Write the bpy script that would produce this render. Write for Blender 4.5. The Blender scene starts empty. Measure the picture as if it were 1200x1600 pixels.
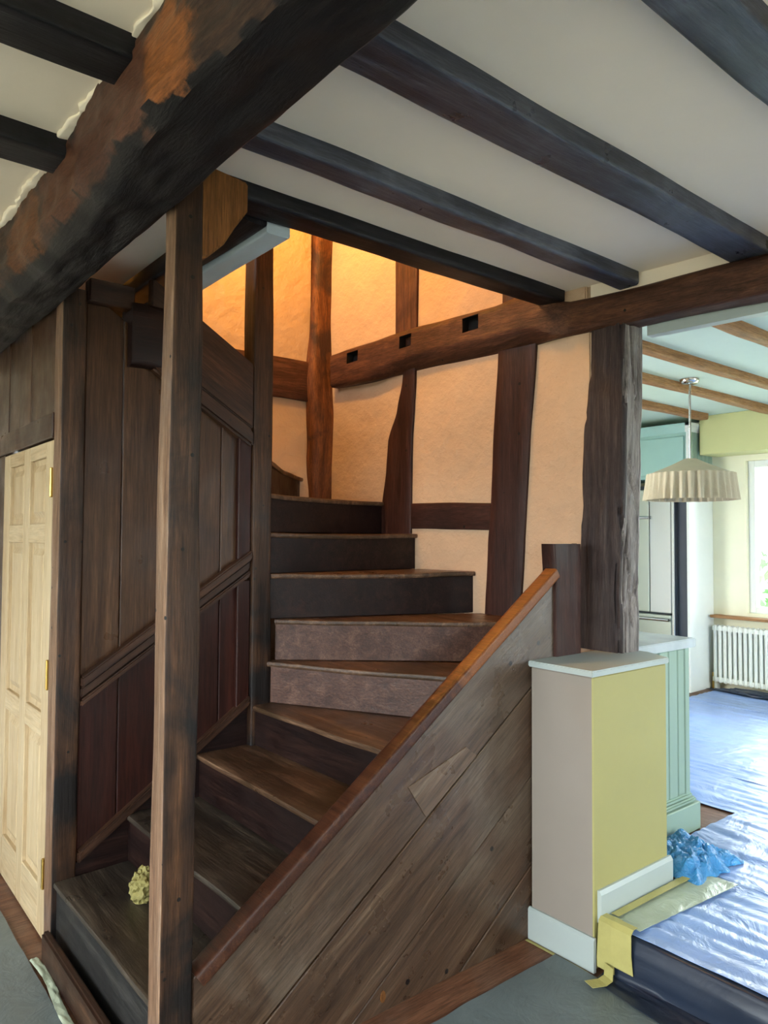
import bpy, bmesh, math, random
from mathutils import Vector, Matrix, noise
random.seed(7)
SC = bpy.context.scene
COL = SC.collection
V = Vector

# ------------------------------------------------------------------ camera
TH, PITCH, ROLL, EYE = math.radians(51.0), math.radians(2.0), math.radians(0.3), 1.55
fw0 = V((-math.sin(TH), math.cos(TH), 0)); rt0 = V((math.cos(TH), math.sin(TH), 0)); zz = V((0, 0, 1))
fw = fw0 * math.cos(PITCH) + zz * math.sin(PITCH); up0 = zz * math.cos(PITCH) - fw0 * math.sin(PITCH)
rt = rt0 * math.cos(ROLL) + up0 * math.sin(ROLL); up = up0 * math.cos(ROLL) - rt0 * math.sin(ROLL)
cd = bpy.data.cameras.new('camera'); cam = bpy.data.objects.new('camera', cd); COL.objects.link(cam)
cd.sensor_fit = 'VERTICAL'; cd.sensor_height = 36; cd.sensor_width = 27; cd.lens = 1150 / 1600 * 36; cd.clip_start = 0.05
m = Matrix((rt, up, -fw)).transposed().to_4x4(); m.translation = V((0, 0, EYE)); cam.matrix_world = m
SC.camera = cam

# ------------------------------------------------------------------ sky and exposure
SC.view_settings.view_transform = 'Standard'; SC.view_settings.look = 'None'
SC.view_settings.gamma = 1.0; SC.view_settings.use_curve_mapping = False
SC.view_settings.exposure = 0.5
w = bpy.data.worlds.new('overcast_sky'); SC.world = w; w.use_nodes = True
bg = w.node_tree.nodes['Background']; bg.inputs[0].default_value = (0.88, 0.96, 1.0, 1); bg.inputs[1].default_value = 14.0
SC.cycles.use_denoising = True
SC.cycles.max_bounces = 8; SC.cycles.diffuse_bounces = 5

def portal(loc, rot, sx, sy):
    l = bpy.data.lights.new('window_portal', 'AREA'); l.shape = 'RECTANGLE'; l.size = sx; l.size_y = sy
    l.cycles.is_portal = True
    o = bpy.data.objects.new('window_portal', l); COL.objects.link(o); o.location = loc; o.rotation_euler = rot
R90 = math.pi / 2
portal((-1.0, -3.12, 1.45), (R90, 0, 0), 4.0, 1.9)          # rear windows of the main room, facing +Y
portal((1.72, -.55, 1.5), (R90, 0, R90), 1.7, 1.5)          # side window of the main room, facing -X
portal((-2.2, 6.92, 1.575), (R90, 0, math.pi), 1.9, 1.4)    # kitchen window, facing -Y
portal((1.42, 5.1, 1.5), (R90, 0, R90), 1.8, 1.5)           # kitchen side window, facing -X
portal((-3.1, -0.62, 3.6), (R90, 0, 0), 1.0, 0.9)           # unseen landing window, added to daylight the stair wall

# warm lamp on the upstairs landing, above the stairwell
ll = bpy.data.lights.new('landing_lamp_light', 'POINT'); ll.energy = 72; ll.color = (1.0, 0.52, 0.09); ll.shadow_soft_size = 0.07
lo = bpy.data.objects.new('landing_lamp_light', ll); COL.objects.link(lo); lo.location = (-3.15, 1.75, 3.75)

# ------------------------------------------------------------------ materials
def lin(c):
    if isinstance(c, str): c = [int(c[i:i + 2], 16) for i in (0, 2, 4)]
    return tuple(((x / 255) / 12.92 if x / 255 <= .04045 else ((x / 255 + .055) / 1.055) ** 2.4) for x in c) + (1,)
def newmat(name):
    mt = bpy.data.materials.new(name); mt.use_nodes = True
    nt = mt.node_tree; b = nt.nodes['Principled BSDF']
    return mt, nt, b
def N(nt, t, **kw):
    n = nt.nodes.new(t)
    for k, v in kw.items(): setattr(n, k, v)
    return n
def coords(nt, scale, rot=(0, 0, 0)):
    tc = N(nt, 'ShaderNodeTexCoord'); oi = N(nt, 'ShaderNodeObjectInfo')
    mu = N(nt, 'ShaderNodeVectorMath', operation='MULTIPLY_ADD'); mu.inputs[1].default_value = (1, 1, 1)
    sc = N(nt, 'ShaderNodeVectorMath', operation='SCALE'); sc.inputs[0].default_value = (7.3, 5.1, 3.7)
    nt.links.new(oi.outputs['Random'], sc.inputs['Scale'])
    r = N(nt, 'ShaderNodeMapping'); r.inputs['Rotation'].default_value = rot
    nt.links.new(tc.outputs['Object'], r.inputs[0])
    nt.links.new(r.outputs[0], mu.inputs[0]); nt.links.new(sc.outputs[0], mu.inputs[2])
    s = N(nt, 'ShaderNodeMapping'); s.inputs['Scale'].default_value = scale
    nt.links.new(mu.outputs[0], s.inputs[0])
    return s.outputs[0], mu.outputs[0], tc.outputs['Object']
def ramp(nt, src, stops):
    r = N(nt, 'ShaderNodeValToRGB'); e = r.color_ramp.elements
    while len(e) < len(stops): e.new(0.5)
    for k, (p, c) in enumerate(stops): e[k].position = p; e[k].color = c if len(c) == 4 else lin(c)
    nt.links.new(src, r.inputs[0]); return r.outputs[0]
def mix(nt, fac, a, b):
    mx = N(nt, 'ShaderNodeMix', data_type='RGBA')
    for sock, v in ((mx.inputs[0], fac), (mx.inputs[6], a), (mx.inputs[7], b)):
        if hasattr(v, 'is_linked'): nt.links.new(v, sock)
        elif isinstance(v, (int, float)): sock.default_value = v
        else: sock.default_value = v
    return mx.outputs[2]
def tex(nt, vec, scale, detail=4, rough=.6, dist=0.0):
    n = N(nt, 'ShaderNodeTexNoise'); n.inputs['Scale'].default_value = scale; n.inputs['Detail'].default_value = detail
    n.inputs['Roughness'].default_value = rough; n.inputs['Distortion'].default_value = dist
    nt.links.new(vec, n.inputs['Vector']); return n.outputs[0]
def bump(nt, b, h, strength, dist=.01):
    bm_ = N(nt, 'ShaderNodeBump'); bm_.inputs['Strength'].default_value = strength; bm_.inputs['Distance'].default_value = dist
    nt.links.new(h, bm_.inputs['Height']); nt.links.new(bm_.outputs[0], b.inputs['Normal'])
CACHE = {}
def wood(kind, axis='z', tilt=0.0):
    key = (kind, axis, tilt)
    if key in CACHE: return CACHE[key]
    P = WOODS[kind]; KM = P.get('k', .62) * .95
    def lin(c):
        q = globals()['lin'](c); return tuple(x * KM for x in q[:3]) + (1,)
    mt, nt, b = newmat('wood_' + kind)
    lo_, hi_ = P.get('gs', (1.6, 26))
    sc = {'x': (lo_, hi_, hi_), 'y': (hi_, lo_, hi_), 'z': (hi_, hi_, lo_)}[axis]
    g, raw, obj = coords(nt, sc, (tilt, 0, 0))
    f1 = tex(nt, g, 1.0, 9, .74, .4); fg = tex(nt, g, 7.0, 4, .7)
    col = ramp(nt, f1, [(.30, lin(P['d'])), (.5, lin(P['m'])), (.70, lin(P['l']))])
    if 'patch' in P:
        pc, ps, lo2, hi2 = P['patch']
        pt = tex(nt, raw, ps, 5, .6, .6)
        mask = ramp(nt, pt, [(lo2, (0, 0, 0, 1)), (hi2, (1, 1, 1, 1))])
        col = mix(nt, mask, col, lin(pc))
    for (cx, cy, cz, rad, pc) in P.get('spots', []):
        dist = N(nt, 'ShaderNodeVectorMath', operation='DISTANCE'); dist.inputs[1].default_value = (cx, cy, cz)
        pt = tex(nt, raw, 9.0, 5, .65, .8)
        nt.links.new(obj, dist.inputs[0])
        ad = N(nt, 'ShaderNodeMath', operation='MULTIPLY_ADD'); ad.inputs[1].default_value = -rad * 1.3; nt.links.new(pt, ad.inputs[0]); nt.links.new(dist.outputs['Value'], ad.inputs[2])
        mask = ramp(nt, ad.outputs[0], [(max(0, rad * .22), (1, 1, 1, 1)), (rad * .5, (0, 0, 0, 1))])
        c2 = mix(nt, f1, lin(pc), (lin(pc)[0] * .45, lin(pc)[1] * .42, lin(pc)[2] * .4, 1))
        col = mix(nt, mask, col, c2)
    gr = ramp(nt, fg, [(.34, (P.get('fg', .55),) * 3 + (1,)), (.62, (1.12,) * 3 + (1,))])
    mm = N(nt, 'ShaderNodeMix', data_type='RGBA', blend_type='MULTIPLY'); mm.inputs[0].default_value = 1
    nt.links.new(col, mm.inputs[6]); nt.links.new(gr, mm.inputs[7]); col = mm.outputs[2]
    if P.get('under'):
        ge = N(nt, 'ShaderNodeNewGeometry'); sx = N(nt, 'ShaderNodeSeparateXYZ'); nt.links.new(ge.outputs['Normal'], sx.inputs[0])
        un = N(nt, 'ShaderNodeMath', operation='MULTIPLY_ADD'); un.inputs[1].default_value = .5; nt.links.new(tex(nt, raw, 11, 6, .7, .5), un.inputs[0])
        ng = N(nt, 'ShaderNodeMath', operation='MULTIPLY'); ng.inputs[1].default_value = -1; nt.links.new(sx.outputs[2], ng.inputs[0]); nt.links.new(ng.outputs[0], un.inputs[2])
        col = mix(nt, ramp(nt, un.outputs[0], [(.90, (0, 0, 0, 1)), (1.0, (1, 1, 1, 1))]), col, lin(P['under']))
    if P.get('h'):
        vo = N(nt, 'ShaderNodeTexVoronoi'); vo.inputs['Scale'].default_value = P['h']; nt.links.new(raw, vo.inputs['Vector'])
        rad_ = N(nt, 'ShaderNodeMath', operation='LESS_THAN'); rad_.inputs[1].default_value = .085; nt.links.new(vo.outputs['Distance'], rad_.inputs[0])
        sp = N(nt, 'ShaderNodeSeparateColor'); nt.links.new(vo.outputs['Color'], sp.inputs[0])
        pick = N(nt, 'ShaderNodeMath', operation='LESS_THAN'); pick.inputs[1].default_value = .22; nt.links.new(sp.outputs[0], pick.inputs[0])
        ml = N(nt, 'ShaderNodeMath', operation='MULTIPLY'); nt.links.new(rad_.outputs[0], ml.inputs[0]); nt.links.new(pick.outputs[0], ml.inputs[1])
        col = mix(nt, ml.outputs[0], col, (.006, .005, .005, 1))
    nt.links.new(col, b.inputs['Base Color'])
    rv = ramp(nt, tex(nt, raw, 6, 4), [(.3, (P['r'] - .1,) * 3 + (1,)), (.7, (P['r'] + .12,) * 3 + (1,))])
    nt.links.new(rv, b.inputs['Roughness'])
    b.inputs['Specular IOR Level'].default_value = P.get('s', .22)
    hs = N(nt, 'ShaderNodeMath', operation='MULTIPLY_ADD'); hs.inputs[1].default_value = .35; nt.links.new(fg, hs.inputs[0]); nt.links.new(f1, hs.inputs[2])
    bump(nt, b, hs.outputs[0], P.get('b', .35), .006)
    CACHE[key] = mt; return mt
WOODS = {
    'black':   dict(d='141316', m='232227', l='3c3a41', r=.42, patch=('46444a', 3.5, .58, .8), b=.4, k=.6, h=14),
    'joist':   dict(s=.5, d='20212a', m='3a3d49', l='626672', r=.33, patch=('6a6e7c', 2.2, .5, .75), b=.5, k=.9, h=16, gs=(2.0, 30)),
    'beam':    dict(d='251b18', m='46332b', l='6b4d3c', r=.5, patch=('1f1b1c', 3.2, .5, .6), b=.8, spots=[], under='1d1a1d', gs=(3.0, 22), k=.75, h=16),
    'brown':   dict(d='2c1c16', m='4d3325', l='734d36', r=.42, patch=('38241d', 3.0, .5, .7), h=13),
    'tie':     dict(d='3f241b', m='643f2e', l='885a40', r=.5, patch=('4f2f24', 3.0, .5, .7), b=.7, k=.7, h=13),
    'stud':    dict(d='2f1b17', m='4a2c25', l='643f34', r=.45, patch=('3a231e', 2.2, .5, .7), h=11),
    'newel':   dict(d='2c1e17', m='4d3424', l='7a5438', r=.45, patch=('231d1b', 2.2, .48, .62), b=.5, h=15, gs=(1.6, 30)),
    'worn_lit':    dict(d='5e4331', m='8b6a52', l='b09278', r=.5, patch=('7d6a60', 2.0, .5, .7), b=.4, k=.8, gs=(1.6, 30), h=15),  # worn bare wood, lightened further to carry the window light
    'weather': dict(d='262022', m='473d3d', l='665a57', r=.5, gs=(2.2, 44), patch=('584e4b', 2.0, .5, .7), b=1.0, k=.8),
    'bleached': dict(d='2f2a2a', m='857c78', l='bcb3ad', r=.5, gs=(2.6, 50), patch=('9a918b', 2.4, .5, .7), b=1.0, k=1.05),
    'panel':   dict(d='3a2418', m='553823', l='704f35', r=.36, patch=('452c1e', 1.6, .45, .7), gs=(1.0, 18), b=.2, k=.7),
    'redpan':  dict(d='31140f', m='451e15', l='5a2a1e', r=.5, patch=('3d2019', 1.6, .45, .7), gs=(1.0, 18), b=.2, k=.48),
    'tread':   dict(s=.4, d='332319', m='573f2e', l='876a52', r=.36, patch=('41301f', 3.2, .48, .7), gs=(1.8, 26), b=.5, k=1.0, h=18),
    'tread_low': dict(s=.4, d='27221e', m='453c32', l='75685a', r=.34, patch=('332d28', 3.2, .45, .7), gs=(1.8, 26), b=.5, k=.8, h=18),
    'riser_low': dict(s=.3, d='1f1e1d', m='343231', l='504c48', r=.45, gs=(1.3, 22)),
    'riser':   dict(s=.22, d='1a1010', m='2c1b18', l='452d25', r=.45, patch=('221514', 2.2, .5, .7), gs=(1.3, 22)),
    'riser_worn': dict(s=.28, k=.75, d='3a2219', m='59392c', l='7c5a4a', r=.38, patch=('6b4a3c', 2.0, .5, .75), gs=(1.3, 22)),
    'string':  dict(s=.4, d='3f2c1f', m='5b4332', l='7a624d', r=.32, patch=('7c6d5d', 1.3, .46, .68), gs=(1.2, 22), b=.4, k=.66, h=9),
    'patch':   dict(s=.4, d='4d3a2a', m='735b46', l='95806a', r=.34, gs=(1.2, 22), b=.3, k=.7),
    'cap':     dict(s=.3, d='2f1a12', m='4f2e20', l='6f4730', r=.34, patch=('3f2116', 2.4, .5, .7), k=.7, gs=(1.6, 34), spots=[(0, .62, 1.05, .55, 'b06c3a')]),
    'knee':    dict(d='5a3820', m='85552a', l='a9713a', r=.5, k=.8),
    'rust':    dict(d='46281a', m='7a4a2b', l='a56a3c', r=.5, patch=('4c3228', 3.4, .5, .62), b=.8, k=.8, gs=(3, 30)),
    'pine':    dict(d='bd9f76', m='d4bb94', l='e3cfaa', r=.5, gs=(1.2, 18), b=.08, k=.74, fg=.88),
    'floor':   dict(d='5a3828', m='80563f', l='9c6e52', r=.45, patch=('8a6a58', 3, .5, .7), k=.75),
    'oak':     dict(d='9a6a44', m='b98658', l='d0a274', r=.55, b=.2, k=.85),
}
def paint(name, c, rough=.5, var=.06, bumps=.05, scale=14, spec=.4):
    key = ('paint', name)
    if key in CACHE: return CACHE[key]
    mt, nt, b = newmat(name); g, raw, obj = coords(nt, (1, 1, 1)); c = lin(c)
    f = tex(nt, raw, scale * .25, 5, .6)
    col = ramp(nt, f, [(.3, tuple(x * (1 - var) for x in c[:3]) + (1,)), (.7, tuple(min(1, x * (1 + var)) for x in c[:3]) + (1,))])
    nt.links.new(col, b.inputs['Base Color']); b.inputs['Roughness'].default_value = rough
    b.inputs['Specular IOR Level'].default_value = spec
    bump(nt, b, tex(nt, raw, scale, 5, .6), bumps, .02)
    CACHE[key] = mt; return mt
def metal(name, c, rough):
    mt, nt, b = newmat(name); b.inputs['Base Color'].default_value = lin(c); b.inputs['Metallic'].default_value = 1; b.inputs['Roughness'].default_value = rough
    g, raw, obj = coords(nt, (30, 30, 2)); bump(nt, b, tex(nt, g, 1), .04, .002)
    return mt
M_CEIL = paint('cream_ceiling_paint', 'efe0cc', .75, .03, .06, 9)
M_PLASTER = paint('cream_lime_plaster', 'c0a286', .8, .1, .9, 9)
M_WALL = paint('room_wall_plaster', 'efe6d6', .8, .05, .1, 8)
M_WHITE = paint('white_gloss_paint', 'aab4b1', .35, .03, .02)
M_PALEBLUE = paint('pale_blue_grey_paint', 'b9c6cd', .5, .08, .08)
M_YELLOW = paint('yellow_green_wall_paint', 'a19a60', .55, .03, .03)
M_GREY = paint('warm_grey_wall_paint', '8f857b', .6, .03, .03)
M_KYEL = paint('kitchen_yellow_paint', 'cccc92', .6, .03, .03)
M_KCREAM = paint('kitchen_cream_paint', 'f0edd0', .6, .03, .02)
M_KWHITE = paint('kitchen_white_paint', 'e8ece6', .6, .03, .02)
M_KCEIL = paint('kitchen_ceiling_paint', 'c9dccf', .7, .03, .02)
M_SAGE = paint('sage_green_cabinet_paint', '93aa99', .45, .03, .02)
M_TEAL = paint('pale_teal_cabinet_paint', '9cc2b9', .45, .03, .02)
M_DARKGAP = paint('dark_appliance_enamel', '3a424e', .25, .05, .0)
M_TAPE = paint('yellow_masking_tape', 'aaa262', .6, .1, .2, 30)
M_BALL = paint('crumpled_tape_paper', '857d4a', .7, .25, .4, 60)
M_STEEL = metal('brushed_steel', 'a9b0a6', .3)
M_CHROME = metal('polished_chrome', 'd0d4d6', .15)
M_BRASS = metal('brass', 'b9974f', .3)
M_RAD = paint('radiator_enamel', 'dfe2d8', .35, .02, .0)
M_SHADE = paint('cream_linen', 'bfb39a', .85, .05, .15, 40)
M_BLACKHOLE = paint('dark_hollow', '0c0c10', .9, .1, .0)
def plastic(name, c, rough, bs, scale, alpha=1.0, sheen=.5):
    mt, nt, b = newmat(name); g, raw, obj = coords(nt, (1, 1, 1)); c = lin(c)
    f = tex(nt, raw, 3, 5)
    col = ramp(nt, f, [(.3, tuple(x * .8 for x in c[:3]) + (1,)), (.7, tuple(min(1, x * 1.15) for x in c[:3]) + (1,))])
    nt.links.new(col, b.inputs['Base Color']); b.inputs['Roughness'].default_value = rough
    b.inputs['Specular IOR Level'].default_value = sheen
    bump(nt, b, tex(nt, raw, scale, 6, .6, 1.0), bs, .03); return mt
M_DUST = plastic('grey_floor_protection', '656f70', .42, .25, 7)
M_SHEET = plastic('pale_blue_polythene', '8aa6dc', .32, .4, 6, sheen=.7)
M_BLACKP = plastic('black_polythene', '1b2536', .38, .12, 4, sheen=.5)
M_CLEARP = plastic('pale_polythene_edge', 'a3ad98', .3, .4, 8)
M_BLUE = plastic('blue_polythene', '3a94d8', .2, .9, 30, sheen=.8)
M_WORK = plastic('pale_stone_worktop', 'b9c2c6', .25, .02, 8)
M_LEAF = plastic('green_leaves', '5f8f5a', .5, .1, 8)
M_GRASS = plastic('garden_lawn', '84826c', .9, .1, 8)
def glassmat():
    mt, nt, b = newmat('window_glass'); nt.nodes.remove(b)
    t = N(nt, 'ShaderNodeBsdfTransparent'); g = N(nt, 'ShaderNodeBsdfGlossy'); g.inputs['Roughness'].default_value = .02
    f = N(nt, 'ShaderNodeFresnel'); f.inputs[0].default_value = 1.25
    mx = N(nt, 'ShaderNodeMixShader'); nt.links.new(f.outputs[0], mx.inputs[0]); nt.links.new(t.outputs[0], mx.inputs[1]); nt.links.new(g.outputs[0], mx.inputs[2])
    nt.links.new(mx.outputs[0], nt.nodes['Material Output'].inputs[0]); return mt
M_GLASS = glassmat()

# ------------------------------------------------------------------ object helpers
LOC = {}
def link(o, parent, origin):
    COL.objects.link(o); LOC[o.name] = V(origin)
    if parent is not None:
        o.parent = parent; o.location = V(origin) - LOC[parent.name]
    else: o.location = origin
    return o
def tag(o, label=None, cat=None, group=None, kind=None):
    if label: o['label'] = label
    if cat: o['category'] = cat
    if group: o['group'] = group
    if kind: o['kind'] = kind
    return o
def empty(name, loc, label=None, cat=None, group=None, kind=None):
    o = bpy.data.objects.new(name, None); o.empty_display_size = .1
    return tag(link(o, None, loc), label, cat, group, kind)
def mk(name, verts, faces, mat, parent=None, origin=None, smooth=None, bevel=0, seg=1):
    verts = [V(v) for v in verts]
    if origin is None:
        lo_ = [min(v[k] for v in verts) for k in range(3)]; hi_ = [max(v[k] for v in verts) for k in range(3)]
        origin = V(((lo_[0] + hi_[0]) / 2, (lo_[1] + hi_[1]) / 2, lo_[2]))
    origin = V(origin)
    me = bpy.data.meshes.new(name); bm = bmesh.new()
    vs = [bm.verts.new(v - origin) for v in verts]
    for f in faces:
        try: bm.faces.new([vs[k] for k in f])
        except ValueError: pass
    bmesh.ops.recalc_face_normals(bm, faces=bm.faces)
    if bevel:
        es = [e for e in bm.edges if len(e.link_faces) == 2 and e.calc_face_angle(0) > .6]
        bmesh.ops.bevel(bm, geom=es, offset=bevel, segments=seg, affect='EDGES', clamp_overlap=True)
    bm.to_mesh(me); bm.free()
    for mt in (mat if isinstance(mat, list) else [mat]): me.materials.append(mt)
    if smooth is not None:
        me.shade_smooth(); me.set_sharp_from_angle(angle=math.radians(smooth))
    return link(bpy.data.objects.new(name, me), parent, origin)
def boxv(x0, x1, y0, y1, z0, z1):
    vs = [(x, y, z) for x in (x0, x1) for y in (y0, y1) for z in (z0, z1)]
    fs = [(0, 1, 3, 2), (4, 6, 7, 5), (0, 4, 5, 1), (2, 3, 7, 6), (0, 2, 6, 4), (1, 5, 7, 3)]
    return vs, fs
def box(name, x0, x1, y0, y1, z0, z1, mat, parent=None, bevel=0.003, seg=1, origin=None):
    vs, fs = boxv(x0, x1, y0, y1, z0, z1)
    return mk(name, vs, fs, mat, parent, origin, None if seg == 1 else 40, bevel, seg)
def boxes(name, lst, mat, parent=None, bevel=0):
    VS, FS = [], []
    for b_ in lst:
        vs, fs = boxv(*b_); n = len(VS); VS += vs; FS += [tuple(k + n for k in f) for f in fs]
    return mk(name, VS, FS, mat, parent, None, None, bevel)
def prism(name, pts, ex, mat, parent=None, bevel=0, seg=1):
    """polygon of 3-D points extruded by vector ex"""
    n = len(pts); ex = V(ex); P = [V(p) for p in pts]
    vs = P + [p + ex for p in P]
    fs = [tuple(range(n)), tuple(range(n, 2 * n))] + [(k, (k + 1) % n, n + (k + 1) % n, n + k) for k in range(n)]
    return mk(name, vs, fs, mat, parent, None, None if seg == 1 else 40, bevel, seg)
def clip(poly, a, b, c):
    """keep a*x+b*y<=c"""
    out = []
    for k in range(len(poly)):
        p, q = poly[k], poly[(k + 1) % len(poly)]
        dp, dq = a * p[0] + b * p[1] - c, a * q[0] + b * q[1] - c
        if dp <= 0: out.append(p)
        if dp * dq < 0:
            t = dp / (dp - dq); out.append((p[0] + (q[0] - p[0]) * t, p[1] + (q[1] - p[1]) * t))
    return out
XA, YA, ZA = V((1, 0, 0)), V((0, 1, 0)), V((0, 0, 1))
O0 = V((0, 0, 0))
WO = V((-1.9, 2.74, 0)); WA = V((1, .1, 0)).normalized(); WN = V((.1, -1, 0)).normalized()
def ws(x): return (x + 1.9) / .99504          # wall coordinate of a world x
def timber(name, st, mat, frame=(O0, ZA, XA, YA), parent=None, r=.012, nlen=40, nside=4, amp=.004, freq=7., stretch=.3, seed=0, crack=0, cside=None, cut=None, smooth=50, chamfer=None):
    """a hewn timber swept along frame[1]; st rows are (s, u0, u1, v0, v1)"""
    O, A, U, W = frame
    s0, s1 = st[0][0], st[-1][0]
    rows = []
    for k in range(nlen + 1):
        s = s0 + (s1 - s0) * k / nlen
        for a, b in zip(st, st[1:]):
            if a[0] <= s <= b[0] + 1e-9 or (a[0] >= s >= b[0] - 1e-9):
                t = (s - a[0]) / ((b[0] - a[0]) or 1); break
        t = t * t * (3 - 2 * t) * .5 + t * .5
        rows.append((s,) + tuple(a[i] + (b[i] - a[i]) * t for i in range(1, 5)))
    vs, ring = [], 0
    for (s, u0, u1, v0, v1) in rows:
        pts = []
        cs = [(u0, v0, 1, 1), (u1, v0, -1, 1), (u1, v1, -1, -1), (u0, v1, 1, -1)]
        rr = [r] * 4
        if chamfer: rr = chamfer(s)
        for i in range(4):
            cu, cv, du, dv = cs[i]; q = rr[i]
            if i in (0, 2): a_, b_ = (cu, cv + dv * q), (cu + du * q, cv)
            else: a_, b_ = (cu + du * q, cv), (cu, cv + dv * q)
            pts.append((a_, i)); pts.append(((((a_[0] + b_[0]) / 2) * .6 + cu * .4, ((a_[1] + b_[1]) / 2) * .6 + cv * .4) if not chamfer else ((a_[0] + b_[0]) / 2, (a_[1] + b_[1]) / 2), i)); pts.append((b_, i))
            ncu, ncv, ndu, ndv = cs[(i + 1) % 4]; nq = rr[(i + 1) % 4]
            if (i + 1) % 4 in (0, 2): na = (ncu, ncv + ndv * nq)
            else: na = (ncu + ndu * nq, ncv)
            for j in range(1, nside):
                t = j / nside; pts.append(((b_[0] + (na[0] - b_[0]) * t, b_[1] + (na[1] - b_[1]) * t), i))
        cu, cv = (u0 + u1) / 2, (v0 + v1) / 2
        ring = len(pts)
        for (pu, pv), i in pts:
            d = V((pu - cu, pv - cv)); L = d.length or 1; d /= L
            a = amp
            if cside: a *= cside(i)
            n1 = noise.noise(V((pu * freq + seed * 3.1, pv * freq + seed, s * freq * stretch)))
            n2 = noise.noise(V((pu * freq * 4 + seed, pv * freq * 4, s * freq * stretch * 2 + seed)))
            off = a * (n1 + .4 * n2)
            if crack:
                c = noise.noise(V((pu * 28 + seed, pv * 28, s * 2.2)))
                off -= crack * (cside(i) if cside else 1) * max(0, 1 - abs(c) * 5)
            pu += d.x * off; pv += d.y * off
            vs.append(O + A * s + U * pu + W * pv)
    fs = []
    for k in range(nlen):
        for j in range(ring):
            a, b = k * ring + j, k * ring + (j + 1) % ring
            fs.append((a, b, b + ring, a + ring))
    for base, s in ((0, rows[0]), (nlen * ring, rows[-1])):
        c = len(vs); vs.append(sum((vs[base + j] for j in range(ring)), V()) / ring)
        for j in range(ring): fs.append((c, base + j, base + (j + 1) % ring))
    return mk(name, vs, fs, mat, parent, None, smooth)
def T(o, label, cat, group=None): return tag(o, label, cat, group)
def S(o, label=None): return tag(o, label, None, None, 'structure')
def rowst(s0, s1, u0, u1, v0, v1, j=0, n=6, seed=1):
    """straight timber stations with a little wander"""
    rnd = random.Random(seed); out = []
    for k in range(n + 1):
        out.append((s0 + (s1 - s0) * k / n, u0 + rnd.uniform(-j, j), u1 + rnd.uniform(-j, j), v0 + rnd.uniform(-j, j) * .6, v1))
    return out
def tube(name, p0, p1, rad, mat, parent=None, n=12):
    p0, p1 = V(p0), V(p1); d = (p1 - p0).normalized(); a = d.orthogonal().normalized(); b = d.cross(a)
    vs = [p + (a * math.cos(t) + b * math.sin(t)) * rad for p in (p0, p1) for t in [2 * math.pi * k / n for k in range(n)]]
    fs = [(k, (k + 1) % n, n + (k + 1) % n, n + k) for k in range(n)] + [tuple(range(n)), tuple(range(n, 2 * n))]
    return mk(name, vs, fs, mat, parent, None, 40)
def lathe(name, c, prof, mat, parent=None, n=32, wav=None):
    vs, fs = [], []
    for i, (r, z) in enumerate(prof):
        for k in range(n):
            t = 2 * math.pi * k / n; q = r + (wav(i, k) if wav else 0)
            vs.append((c[0] + q * math.cos(t), c[1] + q * math.sin(t), c[2] + z))
    for i in range(len(prof) - 1):
        for k in range(n): fs.append((i * n + k, i * n + (k + 1) % n, (i + 1) * n + (k + 1) % n, (i + 1) * n + k))
    return mk(name, vs, fs, mat, parent, None, 60)
def sheet(name, outline_fn, nu, nv, mat, parent=None, thick=.003, smooth=60):
    """a thin sheet with thickness from a function (u,v)->point"""
    top = [[V(outline_fn(i / nu, j / nv)) for j in range(nv + 1)] for i in range(nu + 1)]
    vs, fs = [], []
    for row in top: vs += row
    n = len(vs); vs += [p - V((0, 0, thick)) for p in vs]
    W_ = nv + 1
    for i in range(nu):
        for j in range(nv):
            a = i * W_ + j; fs.append((a, a + 1, a + W_ + 1, a + W_)); fs.append((n + a, n + a + W_, n + a + W_ + 1, n + a + 1))
    edge = [i * W_ for i in range(nu + 1)] + [nu * W_ + j for j in range(1, W_)] + [i * W_ + nv for i in range(nu - 1, -1, -1)] + [j for j in range(nv - 1, 0, -1)]
    for k in range(len(edge)):
        a, b = edge[k], edge[(k + 1) % len(edge)]; fs.append((a, b, n + b, n + a))
    return mk(name, vs, fs, mat, parent, None, smooth)

# ------------------------------------------------------------------ room shell
CZ = 2.67; KF = .165; KC = 2.68
def wall(name, axis, p0, p1, a0, a1, z0, z1, holes, mat, label):
    lst = []; cuts = sorted(holes)
    def add(b0, b1, c0, c1):
        if b1 - b0 > 1e-4 and c1 - c0 > 1e-4:
            lst.append((p0, p1, b0, b1, c0, c1) if axis == 'x' else (b0, b1, p0, p1, c0, c1))
    cur = a0
    for (h0, h1, k0, k1) in cuts:
        add(cur, h0, z0, z1); add(h0, h1, z0, k0); add(h0, h1, k1, z1); cur = h1
    add(cur, a1, z0, z1)
    return S(boxes(name, lst, mat), label)
S(boxes('floor', [(-4.5, 1.75, -3.2, 2.33, -.15, 0), (-4.5, -1.62, 2.33, 2.95, -.15, 0)], wood('floor', 'y')), 'red brown wooden floor of the stair room')
S(boxes('floor_kitchen', [(-1.61, 1.45, 2.335, 2.95, -.15, KF), (-4.8, 1.45, 2.95, 7.0, -.15, KF)], wood('floor', 'x')), 'raised kitchen floor beneath the plastic sheeting')
S(boxes('ceiling', [(-4.5, 1.75, -3.2, 1.13, CZ, CZ + .16), (-2.07, 1.75, 1.13, 2.86, CZ, CZ + .16), (-4.5, -3.86, 1.13, 2.86, CZ, CZ + .16)], M_CEIL), 'cream painted ceiling between the dark joists')
S(boxes('ceiling_kitchen', [(-4.8, 1.45, 2.86, 7.0, KC, KC + .15)], M_KCEIL), 'pale kitchen ceiling')
wall('wall_rear', 'y', -3.2, -3.05, -4.5, 1.75, 0, CZ, [(-3.0, -1.1, .5, 2.4), (-.9, 1.0, .5, 2.4)], M_WALL, 'plain plaster wall with windows opposite the stairs')
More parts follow.
